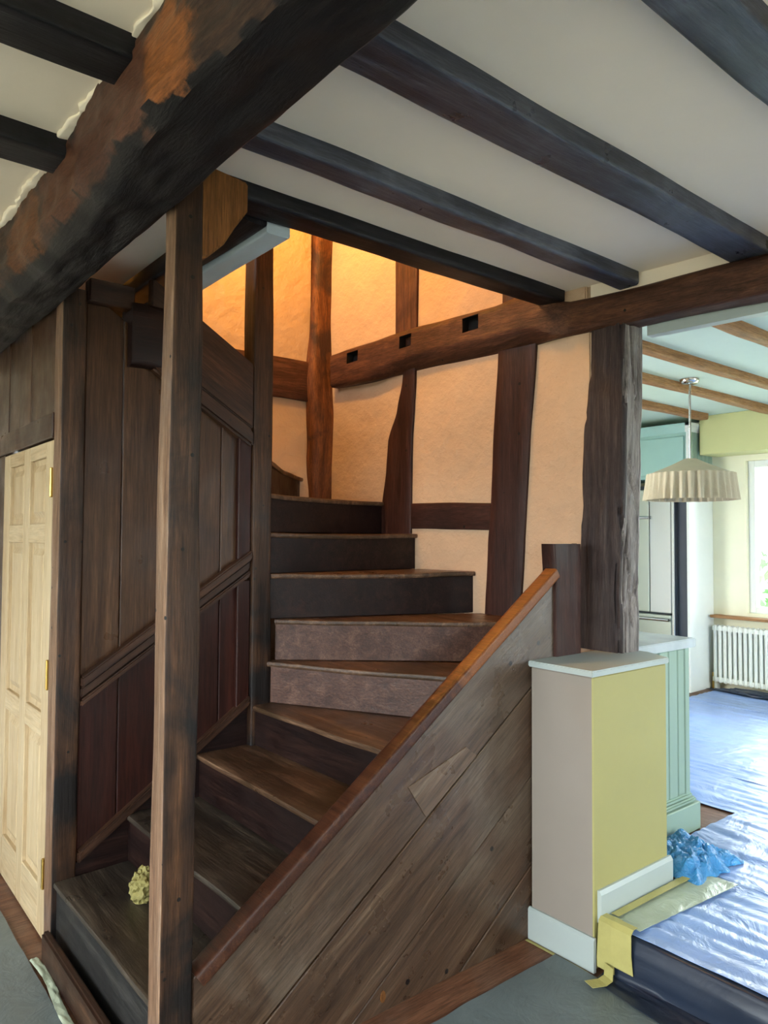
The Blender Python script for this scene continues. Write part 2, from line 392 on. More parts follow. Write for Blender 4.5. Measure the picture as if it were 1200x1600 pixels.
wall('wall_side', 'x', 1.65, 1.8, -3.05, 2.86, 0, CZ, [(-1.4, .3, .75, 2.25)], M_WALL, 'plain plaster wall with a window beside the stair room')
wall('wall_left', 'x', -4.6, -4.45, -3.05, .82, 0, CZ, [], M_WALL, 'plain plaster wall beyond the cupboard door')
wall('wall_kitchen_window', 'y', 6.8, 6.98, -4.8, 1.45, 0, KC, [(-3.14, -1.3, .88, 2.27)], M_KCREAM, 'pale yellow kitchen wall around the window')
wall('wall_kitchen_side', 'x', 1.3, 1.45, 2.95, 6.8, 0, KC, [(4.2, 6.0, .75, 2.25)], M_KWHITE, 'white kitchen side wall with a window')
wall('wall_kitchen_left', 'x', -4.95, -4.8, 2.8, 6.98, 0, KC, [], M_KWHITE, 'white kitchen wall behind the tall cupboards')
# timber framed wall beside the stairs
def wallpt(x, n, z): return WO + WA * ws(x) + WN * n + ZA * z
wl = prism('wall_right', [wallpt(-3.95, -.11, 0), wallpt(-1.93, -.11, 0), wallpt(-1.93, -.11, 2.6), wallpt(-1.93, -.11, 4.4), wallpt(-3.95, -.11, 4.4)], WN * .10, M_PLASTER)
S(wl, 'cream plastered timber framed wall beside the winding stairs')
def panel(poly, parent, nn=.008, n0=-.012):
    o = prism('plaster_panel', [wallpt(x, n0, z) for x, z in poly], WN * (nn - n0), M_PLASTER, parent, .006, 2)
    return o
panel([(-3.67, 1.5), (-3.15, 1.5), (-3.15, 1.95), (-3.12, 2.15), (-3.03, 2.5), (-3.67, 2.5)], wl)
panel([(-3.03, 1.70), (-2.45, 1.70), (-2.40, 2.5), (-3.0, 2.5)], wl)
panel([(-3.05, 1.1), (-2.47, 1.1), (-2.45, 1.62), (-3.05, 1.62)], wl)
panel([(-2.33, .9), (-1.93, .9), (-1.93, 2.5), (-2.25, 2.5)], wl)
panel([(-3.69, 2.6), (-3.09, 2.6), (-3.10, 4.3), (-3.69, 4.3)], wl)
panel([(-3.0, 2.6), (-2.36, 2.6), (-2.36, 4.3), (-3.0, 4.3)], wl)
panel([(-2.3, 2.6), (-1.95, 2.6), (-1.95, 4.3), (-2.3, 4.3)], wl)
wl2 = S(boxes('wall_stairwell', [(-3.87, -3.74, .86, 2.6, 0, 4.4)], M_PLASTER), 'cream plastered end wall of the stairwell glowing orange')
for (y0, y1, z0, z1) in ((1.0, 2.44, 1.5, 2.39), (1.0, 2.44, 2.58, 4.3)):
    prism('plaster_panel', [(-3.745, y0, z0), (-3.745, y1, z0), (-3.745, y1, z1), (-3.745, y0, z1)], (.02, 0, 0), M_PLASTER, wl2, .006, 2)
o = prism('wall_above_beam', [wallpt(-1.93, -.08, 2.59), wallpt(1.7, -.08, 2.59), wallpt(1.7, -.08, 2.72), wallpt(-1.93, -.08, 2.72)], WN * .085, M_CEIL)
S(o, 'narrow cream strip between the wall beam and the ceiling')
# upper landing enclosure
wall('wall_landing_near', 'y', -.75, -.55, -4.4, -1.0, CZ + .16, 4.4, [(-3.6, -2.6, 3.15, 4.05)], M_PLASTER, 'plaster wall of the landing upstairs')
S(boxes('wall_landing_side', [(-1.1, -.95, -.55, 2.86, CZ + .16, 4.4)], M_PLASTER), 'plaster side wall of the landing upstairs')
S(boxes('wall_landing_left', [(-4.5, -4.35, -.75, .78, CZ + .16, 4.4), (-4.4, -3.86, .75, .9, CZ + .16, 4.4)], M_PLASTER), 'plaster left wall of the landing upstairs')
S(boxes('ceiling_landing', [(-4.5, -.95, -.75, 2.9, 4.4, 4.5)], M_PLASTER), 'plaster ceiling over the landing upstairs')
S(boxes('wall_landing_far', [(-1.93, -.95, 2.72, 2.86, CZ + .16, 4.4)], M_PLASTER), 'plaster far wall of the landing upstairs')

# low wall with painted faces, coping and skirting
def faces_by_normal(o, rule):
    for p in o.data.polygons: p.material_index = rule(p.normal)
lw = prism('wall_low', [(-1.9, 2.287, 0), (-1.615, 2.287, 0), (-1.615, 2.785, 0), (-1.9, 2.865, 0)], (0, 0, 1.045), [M_GREY, M_YELLOW], None, .004)
faces_by_normal(lw, lambda n: 1 if n.x > .5 or n.y > .5 else 0)
S(lw, 'low wall painted warm grey on one side and yellow green on the other')
tag(prism('coping', [(-1.908, 2.277, 1.047), (-1.606, 2.277, 1.047), (-1.606, 2.795, 1.047), (-1.74, 2.865, 1.047), (-1.908, 2.875, 1.047)], (0, 0, .023), M_WHITE, lw, .004, 2), 'white coping board')
o = prism('baseboard_front', [(-1.905, 2.287, 0), (-1.905, 2.272, 0), (-1.905, 2.272, .112), (-1.905, 2.279, .12), (-1.905, 2.287, .12)], (.30, 0, 0), M_WHITE)
S(o, 'pale skirting board on the grey face of the low wall')
o = prism('baseboard_right', [(-1.615, 2.31, KF), (-1.597, 2.31, KF), (-1.597, 2.31, KF + .10), (-1.606, 2.31, KF + .114), (-1.615, 2.31, KF + .114)], (0, .485, 0), M_WHITE)
S(o, 'white moulded skirting board on the yellow face of the low wall')

# ------------------------------------------------------------------ big ceiling timbers
WOODS['beam']['spots'] = [(-.04, -.09, .09, .13, 'bd7440'), (-.30, -.09, .09, .18, '7d5240'), (-.55, -.09, .09, .2, '70483a'), (-.85, -.09, .08, .22, '7a4e3a'), (-1.25, -.09, .05, .2, '8c5a3a'), (-.12, .06, .0, .08, '9a5e34'), (-.5, .03, 0, .12, '5a4036'), (-1.0, .03, 0, .14, '5a4036')]
def beamch(s):
    # corner radii for (u0,v0) near bottom, (u1,v0) far bottom, (u1,v1), (u0,v1)
    k = max(0, min(1, (-s - 1.35) / .9)); return [.03 + .035 * k, .012, .01, .03]
mb = []
for k in range(15):
    x = -4.4 + k * .43
    mb.append((x, .575 + .010 * math.sin(k * 1.7), .793 + .002 * math.sin(k * 2.3), 2.435 + .003 * math.sin(k * 1.3), CZ + .02))
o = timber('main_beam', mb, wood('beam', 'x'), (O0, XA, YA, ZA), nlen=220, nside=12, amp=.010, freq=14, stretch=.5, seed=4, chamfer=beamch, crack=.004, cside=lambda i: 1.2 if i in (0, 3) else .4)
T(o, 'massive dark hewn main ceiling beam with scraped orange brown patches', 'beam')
def joist(x0, x1, y0, y1, label, kind='joist', z0=2.615, seed=1, r=.007, grp=None, jit=.003):
    o = timber('ceiling_joist', rowst(y0, y1, x0, x1, z0, CZ + .03, jit, 8, seed), wood(kind, 'y'), (O0, YA, XA, ZA), nlen=90, nside=6, amp=.004, freq=9, seed=seed, r=r)
    return T(o, label, 'joist', grp)
joist(-1.335, -1.195, .75, 2.80, 'wide black joist in the middle, ending above the red-brown wall beam', seed=11)
joist(-1.795, -1.70, .75, 2.74, 'slim black joist next to the stairwell trimmer joist', seed=12, r=.012)
joist(-2.16, -2.045, .75, 2.70, 'black trimmer joist edging the open stairwell', 'black', seed=13, r=.012)
joist(-.79, -.665, .75, 2.83, 'nail-pocked grey black joist in the top right corner', seed=14)
joist(-1.735, -1.60, -1.5, .62, 'upper of two black joists on the left of the main beam', 'black', seed=15)
joist(-2.275, -2.14, -1.5, .62, 'lower of two black joists on the left of the main beam', 'black', seed=16)
o = timber('plaster_edge', rowst(-3.6, -1.2, .562, .60, CZ - .010, CZ + .004, .005, 40, 33), M_CEIL, (O0, XA, YA, ZA), bpy.data.objects['ceiling'], nlen=160, nside=2, amp=.012, freq=22, stretch=1, r=.004, seed=33)
# header across the stairwell, dark with a pale painted soffit
hd = empty('stairwell_header', (-2.9, 1.2, 2.55), 'dark header across the stairwell with pale blue painted edge', 'beam')
timber('header_timber', rowst(-3.72, -2.17, 1.134, 1.236, 2.60, CZ + .03, .005, 6, 21), wood('black', 'x'), (O0, XA, YA, ZA), hd, nlen=30, amp=.006)
tag(timber('painted_edge', rowst(-3.70, -2.17, 1.237, 1.33, 2.585, CZ + .14, .002, 6, 22), M_PALEBLUE, (O0, XA, YA, ZA), hd, nlen=30, amp=.003, r=.008), 'pale blue painted edge of the header')

# ------------------------------------------------------------------ wall beam with mortices
WF_B = (WO, WA, WN, ZA)
bx_ = [(-3.612, 2.445, 2.645), (-3.45, 2.442, 2.652), (-3.27, 2.442, 2.657), (-3.09, 2.448, 2.668), (-2.91, 2.45, 2.676), (-2.61, 2.45, 2.676), (-2.40, 2.45, 2.676), (-2.30, 2.45, 2.69), (-2.20, 2.452, 2.69), (-2.12, 2.455, 2.64), (-2.02, 2.458, 2.61), (-1.6, 2.462, 2.605), (-1.18, 2.457, 2.605), (-.5, 2.457, 2.605), (.4, 2.457, 2.605), (1.7, 2.457, 2.605)]
def tiech(s):
    x = -1.9 + s * .99504
    k = max(0, min(1, (x + 3.3) / .3)) * max(0, min(1, (-2.05 - x) / .2))
    return [.01, .012 + .055 * k, .012, .01]
tb = timber('wall_tie_beam', [(ws(x), -.09, .07 if x < -2.1 else .035, z0, z1) for x, z0, z1 in bx_], wood('tie', 'x'), WF_B, nlen=150, nside=6, amp=.008, freq=7, stretch=.35, seed=31, chamfer=tiech)
T(tb, 'long red-brown wall beam with rectangular mortice holes and a sawn end', 'beam')
cutters = []
for (xa, za, xb, zb) in ((-3.464, 2.626, -3.37, 2.564), (-3.038, 2.642, -2.952, 2.574), (-2.606, 2.65, -2.505, 2.578)):
    pts = [wallpt(xa, .02, zb), wallpt(xb, .02, zb + .004), wallpt(xb, .02, za + .004), wallpt(xa, .02, za)]
    c = prism('cutter', pts, WN * .1, M_BLACKHOLE); cutters.append(c)
    md = tb.modifiers.new('mortice', 'BOOLEAN'); md.operation = 'DIFFERENCE'; md.object = c; md.solver = 'EXACT'
tb.data.materials.append(M_BLACKHOLE)
bpy.context.view_layer.update()
dg = bpy.context.evaluated_depsgraph_get()
newme = bpy.data.meshes.new_from_object(tb.evaluated_get(dg)); tb.modifiers.clear(); tb.data = newme
for c in cutters: bpy.data.objects.remove(c)
# pale trim under the back of the wall beam, over the kitchen opening
o = prism('trim_1', [wallpt(-1.72, -.145, 2.425), wallpt(1.3, -.145, 2.425), wallpt(1.3, -.145, 2.60), wallpt(-1.72, -.145, 2.60)], WN * .05, M_WHITE)
S(o, 'pale painted lining under the wall beam above the kitchen opening')

# ------------------------------------------------------------------ posts and studs
WF = (WO, ZA, WA, WN)
def stud(name, rows, label, cat, n0=-.05, n1=.022, kind='stud', seed=1, amp=.004, **kw):
    st = [(z, ws(xl), ws(xr), n0, n1) for z, xl, xr in sorted(rows)]
    return T(timber(name, st, wood(kind, 'z'), WF, nlen=50, nside=4, amp=amp, freq=9, seed=seed, r=.006, **kw), label, cat)
stud('wall_stud', [(1.0, -2.51, -2.30), (1.215, -2.50, -2.294), (1.524, -2.482, -2.272), (1.678, -2.469, -2.262), (1.99, -2.449, -2.243), (2.46, -2.42, -2.20)], 'broad red-brown stud right of the short horizontal rail', 'stud', seed=41)
stud('wall_stud', [(1.2, -3.222, -3.0), (1.694, -3.22, -2.998), (1.926, -3.185, -2.993), (2.087, -3.172, -2.991), (2.258, -3.103, -2.978), (2.413, -3.065, -2.969), (2.47, -3.06, -2.967)], 'crooked stud under the beam, tapering to its top', 'stud', seed=42)
stud('wall_stud', [(2.6, -3.12, -2.962), (3.05, -3.12, -2.955), (4.4, -3.12, -2.95)], 'orange-lit stud rising above the wall beam towards the landing', 'stud', seed=43, kind='tie')
stud('wall_stud', [(2.6, -2.396, -2.2), (4.4, -2.396, -2.2)], 'stud above the wall beam half hidden behind the trimmer joist', 'stud', seed=44)
o = timber('wall_rail', [(ws(-3.0), -.05, .018, 1.60, 1.735), (ws(-2.73), -.05, .018, 1.592, 1.732), (ws(-2.46), -.05, .018, 1.59, 1.722)], wood('stud', 'x'), WF_B, nlen=30, amp=.005, freq=9, r=.006, seed=45)
T(o, 'short horizontal rail between the two studs above the steps', 'rail')
# corner post of the stairwell
o = timber('corner_post', [(1.4, -3.79, -3.68, 2.44, 2.60), (1.79, -3.79, -3.675, 2.44, 2.60), (2.03, -3.80, -3.655, 2.415, 2.60), (2.28, -3.80, -3.645, 2.41, 2.60), (2.5, -3.80, -3.66, 2.405, 2.60), (2.9, -3.80, -3.68, 2.43, 2.60), (3.4, -3.80, -3.665, 2.45, 2.60), (4.4, -3.80, -3.665, 2.45, 2.60)],
           wood('rust', 'z'), (O0, ZA, XA, YA), nlen=90, nside=5, amp=.012, freq=10, seed=46, r=.03)
T(o, 'knotty rust-brown corner post in the stairwell', 'post')
o = timber('wall_rail', rowst(1.6, 2.42, -3.76, -3.705, 2.368, 2.606, .004, 5, 47), wood('tie', 'y'), (O0, YA, XA, ZA), nlen=30, amp=.004, r=.006, seed=47)
T(o, 'orange-lit horizontal rail left of the knotty corner post', 'rail')
# weathered post standing on the low wall
pr = [(1.07, -1.996, -1.784), (1.216, -1.998, -1.782), (1.314, -1.996, -1.786), (1.385, -1.994, -1.782), (1.502, -1.988, -1.776), (1.583, -1.983, -1.77), (1.781, -1.975, -1.764), (2.007, -1.964, -1.762), (2.175, -1.943, -1.756), (2.342, -1.926, -1.755), (2.47, -1.925, -1.756)]
o = timber('weathered_post', [(z, a, b, 2.72, 2.865) for z, a, b in pr], wood('weather', 'z'), (O0, ZA, XA, YA), nlen=170, nside=14, amp=.008, freq=9, stretch=.25, seed=51, r=.012, crack=.012, cside=lambda i: 1.9 if i == 1 else .5)
o.data.materials.append(wood('bleached', 'z'))
for p_ in o.data.polygons:
    wz_ = p_.center.z + LOC[o.name].z
    for (za, _a, ua), (zb_, _b, ub) in zip(pr, pr[1:]):
        if za <= wz_ <= zb_ and p_.center.x + LOC[o.name].x > ua + (ub - ua) * (wz_ - za) / (zb_ - za) - .030 and p_.center.y > -.055: p_.material_index = 1
T(o, 'gnarled weathered oak post standing on the low wall', 'post')
# near newel post
npst = [(0, -1.985, -1.90, .788, .885), (.5, -1.984, -1.90, .788, .882), (.85, -1.982, -1.90, .79, .886), (1.0, -1.98, -1.90, .79, .889), (1.27, -1.98, -1.902, .79, .893), (1.6, -1.978, -1.9, .792, .884), (2.0, -1.976, -1.9, .797, .886), (2.4, -1.975, -1.9, .80, .884), (CZ + .02, -1.975, -1.9, .80, .884)]
o = timber('newel_post', npst, wood('newel', 'z'), (O0, ZA, XA, YA), nlen=110, nside=5, amp=.005, freq=9, stretch=.2, seed=52, r=.007)
def worn_lit_front(o):  # front faces paler: worn finish plus window light put into the colour
    o.data.materials.append(wood('worn_lit', 'z'))
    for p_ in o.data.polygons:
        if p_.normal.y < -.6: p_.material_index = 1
worn_lit_front(o)
T(o, 'tall foreground newel post at the foot of the stairs', 'post')
o = timber('newel_post', rowst(.60, 3.6, -3.0, -2.9, 1.602, 1.697, .003, 8, 53), wood('newel', 'z'), (O0, ZA, XA, YA), nlen=70, amp=.004, freq=9, seed=53, r=.006)
T(o, 'inner newel post that the winding steps turn around', 'post')
o = timber('door_post', [(0, -3.012, -2.918, .788, .878), (1.0, -3.012, -2.915, .79, .88), (2.0, -3.012, -2.915, .79, .88), (2.5, -3.012, -2.915, .79, .88)], wood('newel', 'z'), (O0, ZA, XA, YA), nlen=60, amp=.005, freq=9, seed=54, r=.008)
worn_lit_front(o)
T(o, 'stained door post with a small square mortice beside the pine door', 'post')
tag(box('mortice', -2.9225, -2.9135, .815, .84, 2.235, 2.315, M_BLACKHOLE, o, 0), 'dark square mortice hole')
# knee bracket under the trimmer
kp = [(.886, 2.615), (1.036, 2.60), (1.036, 2.514), (.995, 2.454), (.961, 2.397), (.911, 2.347), (.886, 2.335)]
o = prism('knee_bracket', [(-1.975, y, z) for y, z in kp], (.05, 0, 0), wood('knee', 'z'), None, .006, 2)
T(o, 'golden-brown curved knee bracket between foreground newel post and trimmer joist', 'bracket')

# ------------------------------------------------------------------ staircase
ZS = [0, .27, .455, .635, .81, .995, 1.18, 1.385, 1.572, 1.75, 1.905]
st = empty('staircase', (-2.4, 1.6, 0), 'old dark oak winding staircase turning left behind its slanting side', 'staircase')
WXY = lambda x: 2.74 + .1 * (x + 1.9) - .012
treads = {
    1: [(-2.912, .80), (-1.99, .81), (-1.99, .892), (-1.945, .892), (-1.945, 1.10), (-2.93, 1.10)],
    2: [(-2.93, 1.07), (-1.945, 1.07), (-1.945, 1.40), (-2.93, 1.40)],
    3: [(-2.93, 1.367), (-1.945, 1.36), (-1.945, 1.66), (-2.93, 1.66)],
    4: [(-2.895, 1.612), (-1.945, 1.632), (-1.945, 2.24), (-2.895, 1.72)],
    5: [(-2.897, 1.68), (-1.945, 2.195), (-1.945, WXY(-1.945)), (-2.0, WXY(-2.0)), (-2.897, 1.76)],
    6: [(-2.897, 1.715), (-2.06, WXY(-2.06)), (-2.53, WXY(-2.53)), (-2.92, 1.76)],
    7: [(-2.91, 1.70), (-2.565, WXY(-2.565)), (-2.94, WXY(-2.94)), (-2.95, 1.74)],
    8: [(-2.915, 1.70), (-2.955, WXY(-2.955)), (-3.24, WXY(-3.24)), (-2.99, 1.74)],
    9: [(-2.92, 1.70), (-3.205, WXY(-3.205)), (-3.66, WXY(-3.66)), (-3.72, 2.42), (-3.72, 2.33), (-3.0, 1.70)],
    10: [(-2.93, 1.70), (-3.72, 2.385), (-3.72, 1.55), (-3.01, 1.55), (-3.01, 1.70)],
}
def tread(i, pts):
    """nosing edge is pts[0]->pts[1]; gets a wavy front rounded by wear"""
    a, b = V(pts[0]), V(pts[1]); z = ZS[i]; n = 14; L = (b - a).length
    d = (b - a) / L; back = V((-d.y, d.x))
    front = []
    for k in range(n + 1):
        t = k / n; wv = .006 * noise.noise(V((t * 3 + i * 5, i, 0))) + .010 * math.sin(math.pi * t) * (1 if i > 4 else .3)
        front.append((a + (b - a) * t + back * wv, -.004 * math.sin(math.pi * min(1, t * 1.05)) * (1.8 if i > 4 else .8) + .004 * noise.noise(V((t * 4 + i, 3, i)))))
    vs, fs = [], []
    prof = [(.0, -.022), (-.003, -.017), (-.004, -.009), (-.001, -.002), (.008, 0), (.05, 0)]
    for (bk, dz) in prof:
        for (p, wz) in front:
            q = p + back * bk; vs.append((q.x, q.y, z + dz + wz))
    m_ = n + 1
    for r_ in range(len(prof) - 1):
        for k in range(n): fs.append((r_ * m_ + k, r_ * m_ + k + 1, (r_ + 1) * m_ + k + 1, (r_ + 1) * m_ + k))
    # back outline at top and bottom
    rest = pts[2:]
    base = len(vs); vs += [(p[0], p[1], z) for p in rest]; base2 = len(vs); vs += [(p[0], p[1], z - .022) for p in rest]
    last = (len(prof) - 1) * m_
    fs.append(tuple([last + k for k in range(n + 1)] + [base + k for k in range(len(rest))]))
    fs.append(tuple([k for k in range(n + 1)] + [base2 + k for k in range(len(rest))]))
    for k in range(len(rest) - 1): fs.append((base + k, base + k + 1, base2 + k + 1, base2 + k))
    fs.append(tuple([r_ * m_ + n for r_ in range(len(prof))] + [base, base2]))
    fs.append(tuple([r_ * m_ for r_ in range(len(prof))] + [base + len(rest) - 1, base2 + len(rest) - 1]))
    return mk('tread', vs, fs, wood('tread' if i > 2 else 'tread_low', 'x'), st, None, 50)
for i, pts in treads.items():
    tread(i, pts)
    a, b = V(pts[0]), V(pts[1]); d = (b - a).normalized(); back = V((-d.y, d.x))
    z0 = ZS[i - 1] + (.001 if i > 1 else 0); z1 = ZS[i] - .0225; sb = .008 if i < 5 else .016
    p = [a + back * sb, b + back * sb, b + back * (sb + .02), a + back * (sb + .02)]
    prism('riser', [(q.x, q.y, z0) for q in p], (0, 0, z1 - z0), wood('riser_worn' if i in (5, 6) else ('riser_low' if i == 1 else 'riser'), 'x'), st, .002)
box('plinth_board', -2.90, -1.995, .755, .785, 0, .112, wood('brown', 'x'), st, .008, 2)
# slanting side of the stairs: diagonal planks, cap and end block
SL = .69
ss = bpy.data.objects.new('stair_side', None); ss.empty_display_size = .1; link(ss, st, (-1.92, 1.7, 0)); tag(ss, 'slanting planked side of the stairs')
reg = [(.887, 0), (2.60, 0), (2.60, 2.0), (.887, 2.0)]
edges = [-.262, -.624, -.969, -1.31, -1.9]
for k in range(4):
    g = .003
    pl = clip(clip(reg, -SL, 1, edges[k] - (g if k else 0)), SL, -1, -(edges[k + 1]) - g)
    prism('side_plank', [(-1.938, y, z) for y, z in pl], (.03 + .002 * (k % 2), 0, 0), wood('string', 'y', -math.atan(SL)), ss, .003)
o = prism('repair_patch', [(-1.909, 1.654, .706), (-1.909, 1.932, .793), (-1.909, 1.989, .753), (-1.909, 1.736, .587)], (.0045, 0, 0), wood('patch', 'y', -.6), ss, .001)
tag(o, 'pale let-in repair patch')
tag(prism('knot_hole', [(-1.910, 1.55 + .011 * math.cos(a), .052 + .02 * math.sin(a)) for a in [k * math.pi / 6 for k in range(12)]], (.0055, 0, 0), wood('knee', 'z'), ss, .001), 'pale plugged knot hole')
def capz(y): return .357 + .687 * (y - .878)
capst = timber('cap_rail', [(0, -.028, .036, -.045, 0), (1.88, -.028, .036, -.045, 0)], wood('cap', 'x'), (V((-1.925, .887, capz(.887))), V((0, 1, .687)).normalized(), XA, V((0, -.687, 1)).normalized()), ss, nlen=60, amp=.003, freq=6, seed=61, r=.008)
tag(capst, 'polished reddish cap rail')
timber('end_block', [(1.02, -1.965, -1.893, 2.44, 2.605), (1.40, -1.965, -1.893, 2.44, 2.605), (1.528, -1.965, -1.895, 2.43, 2.605)], wood('stud', 'z'), (O0, ZA, XA, YA), ss, nlen=14, amp=.004, r=.005)
prism('skirt_string', [(-2.945, .88, 0), (-2.945, 1.60, 0), (-2.945, 1.60, .80), (-2.945, .88, .31)], (.013, 0, 0), wood('riser', 'y'), st, 0)

# ------------------------------------------------------------------ panelled partition left of the stairs
pp = empty('stair_panelling', (-2.95, 1.2, .3), 'dark wooden panelling with sloping mouldings along the left of the stairs', 'panelling')
def zb(y): return .325 + .69 * (y - .88)
def zm(y): return .985 + .664 * (y - .88)
def zd(y): return 2.473 - .61 * (y - 1.353)
ys = [.882, 1.031, 1.245, 1.462, 1.60]
for k in range(4):
    a, b = ys[k] + .002, ys[k + 1] - .002
    top = lambda y: min(2.52, zd(y) - .25)
    prism('board', [(-2.955, a, zm(a)), (-2.955, b, zm(b)), (-2.955, b, top(b)), (-2.955, a, top(a))], (.018 if k != 2 else .0195, 0, 0), wood('panel', 'z'), pp, .003)
    prism('lower_board', [(-2.955, a, zb(a)), (-2.955, b, zb(b)), (-2.955, b, zm(b)), (-2.955, a, zm(a))], (.018, 0, 0), wood('redpan', 'z'), pp, .003)
def slope_bar(name, f, y0, y1, d0, d1, x0, x1, mat, bv=.006):
    return prism(name, [(x0, y0, f(y0) + d0), (x0, y1, f(y1) + d0), (x0, y1, f(y1) + d1), (x0, y0, f(y0) + d1)], (x1 - x0, 0, 0), mat, pp, bv, 2)
wb = wood('brown', 'y', -.57)
slope_bar('base_moulding', zb, .882, 1.602, -.012, .03, -2.95, -2.905, wb)
slope_bar('middle_moulding', zm, .882, 1.60, -.012, .028, -2.94, -2.895, wb)
slope_bar('middle_moulding', zm, .882, 1.60, -.055, -.015, -2.94, -2.915, wb)
slope_bar('middle_moulding', zm, .882, 1.60, -.085, -.06, -2.94, -2.908, wb)
slope_bar('diagonal_board', zd, 1.13, 1.602, -.29, 0, -2.95, -2.905, wood('brown', 'y', .55))
slope_bar('diagonal_moulding', zd, 1.13, 1.602, -.375, -.295, -2.95, -2.895, wood('brown', 'y', .55), .012)
box('edge_stile', -2.955, -2.915, 1.537, 1.600, 1.45, 2.0, wood('redpan', 'z'), pp, .004)
box('edge_stile', -2.955, -2.915, 1.537, 1.600, .80, 1.36, wood('redpan', 'z'), pp, .004)
box('head_rail', -2.96, -2.90, .882, 1.06, 2.457, 2.55, wood('brown', 'y'), pp, .005)
o = timber('beam_stub', rowst(1.045, 1.32, -3.0, -2.89, 2.235, 2.49, .004, 4, 71), wood('riser', 'y'), (O0, YA, XA, ZA), nlen=14, amp=.006, r=.02)
T(o, 'dark stub of a cut timber on the panelling behind the foreground newel', 'beam')

# boards over the door, head rail
od = empty('overdoor_boarding', (-3.5, .81, 1.93), 'dark vertical boarding above the pale pine door', 'panelling')
box('head_rail', -4.45, -3.014, .785, .83, 1.932, 2.03, wood('panel', 'x'), od, .004)
for k in range(7):
    x1 = -3.014 - k * .2
    box('board', x1 - .197, x1, .80 + .003 * (k % 2), .82, 2.03, 2.50, wood('panel', 'z'), od, .004)

# ------------------------------------------------------------------ pine six-panel door
dr = empty('door_1', (-3.43, .80, 0), 'pale unfinished pine six-panel door with brass hinges', None, None, 'structure')
DX = [-3.014, -3.128, -3.378, -3.476, -3.735, -3.85]
pz_, px_ = wood('pine', 'z'), wood('pine', 'x')
for a, b in ((0, 1), (2, 3), (4, 5)): box('stile', DX[b], DX[a], .795, .835, .008, 1.925, pz_, dr, .003)
RZ = [(.008, .19), (.76, .85), (1.52, 1.60), (1.865, 1.925)]
for (c0, c1) in ((1, 2), (3, 4)):
    for (z0, z1) in RZ: box('rail', DX[c1], DX[c0], .795, .835, z0, z1, px_, dr, .003)
    for (z0, z1) in ((.19, .76), (.85, 1.52), (1.60, 1.865)):
        xa, xb = DX[c1], DX[c0]
        vs = [(xa, .812, z0), (xb, .812, z0), (xb, .812, z1), (xa, .812, z1)]
        i1, i2 = .022, .05
        vs += [(xa + i1, .816, z0 + i1), (xb - i1, .816, z0 + i1), (xb - i1, .816, z1 - i1), (xa + i1, .816, z1 - i1)]
        vs += [(xa + i2, .803, z0 + i2), (xb - i2, .803, z0 + i2), (xb - i2, .803, z1 - i2), (xa + i2, .803, z1 - i2)]
        vs += [(xa, .83, z0), (xb, .83, z0), (xb, .83, z1), (xa, .83, z1)]
        fs = [(8, 9, 10, 11), (12, 13, 14, 15)]
        for q in range(4):
            r_ = (q + 1) % 4; fs += [(q, r_, 4 + r_, 4 + q), (4 + q, 4 + r_, 8 + r_, 8 + q), (q, r_, 12 + r_, 12 + q)]
        mk('panel', vs, fs, pz_, dr)
for z in (.21, .96, 1.70): tag(box('hinge', -3.026, -3.010, .781, .797, z, z + .115, M_BRASS, dr, .003), 'brass butt hinge')
S(boxes('wall_cupboard', [(-4.45, -3.86, .80, .84, 0, 2.03)], wood('panel', 'z')), 'dark boarding beside the pine door')

# ------------------------------------------------------------------ floor coverings
def wav(x, y, s, a, ax=1, ay=1): return a * noise.noise(V((x * s * ax, y * s * ay, 1.7)))
o = sheet('floor_protection_sheet', lambda u, v: (-4.4 + u * 5.9, -2.6 + v * 3.32 + .012 * noise.noise(V((u * 30, 0, 0))), .006 + abs(wav(u * 6, v * 3, 2, .004))), 80, 40, M_DUST)
T(o, 'grey dusty floor protection sheet in front of the pine door and stairs', 'floor sheet')
o = sheet('floor_protection_sheet', lambda u, v: (-1.765 + .012 * noise.noise(V((v * 9, 4, 0))) + u * 3.2, .74 + v * (1.52 - .10 * u), .006 + abs(wav(u * 6 + 9, v * 3, 2, .004))), 50, 40, M_DUST)
T(o, 'grey dusty floor protection sheet running up to the low wall', 'floor sheet')
def strip(x, y): return .012 + .012 * abs(noise.noise(V((x * 14, y * 30, 2))))
o = sheet('plastic_strip', lambda u, v: (-2.92 + u * .8, .722 + v * .028 + .008 * math.sin(u * 9), .012 + .01 * abs(noise.noise(V((u * 14, v * 2, 2))))), 40, 5, M_CLEARP, thick=.002)
T(o, 'crumpled pale plastic strip along the foot of the first step', 'plastic strip')
# step into the kitchen
def blk(u, v):
    x = -1.57 + u * 2.8
    prof = [(2.37, KF + .004), (2.318, KF + .003), (2.309, KF - .012), (2.304, .09), (2.298, .03), (2.27, .02), (2.21, .014), (2.14, .012)]
    f = v * (len(prof) - 1); k = min(int(f), len(prof) - 2); t = f - k
    y = prof[k][0] + (prof[k + 1][0] - prof[k][0]) * t; z = prof[k][1] + (prof[k + 1][1] - prof[k][1]) * t
    y += (.012 * noise.noise(V((x * 5, v * 6, 0))) - .012) * (1 if v > .3 else 0) - (.05 * noise.noise(V((x * 2, 3, 0))) if v > .8 else 0)
    z += .012 * abs(noise.noise(V((x * 4, v * 9, 2)))) * (1 if v > .6 else 0)
    if v > .6: y += .10 * (v - .6) / .4 * max(0, 1 - u * 6)
    return (x, y, z)
o = sheet('black_plastic_sheet', blk, 70, 24, M_BLACKP, thick=.002)
T(o, 'glossy black plastic sheet draped down the step into the kitchen', 'plastic sheet')
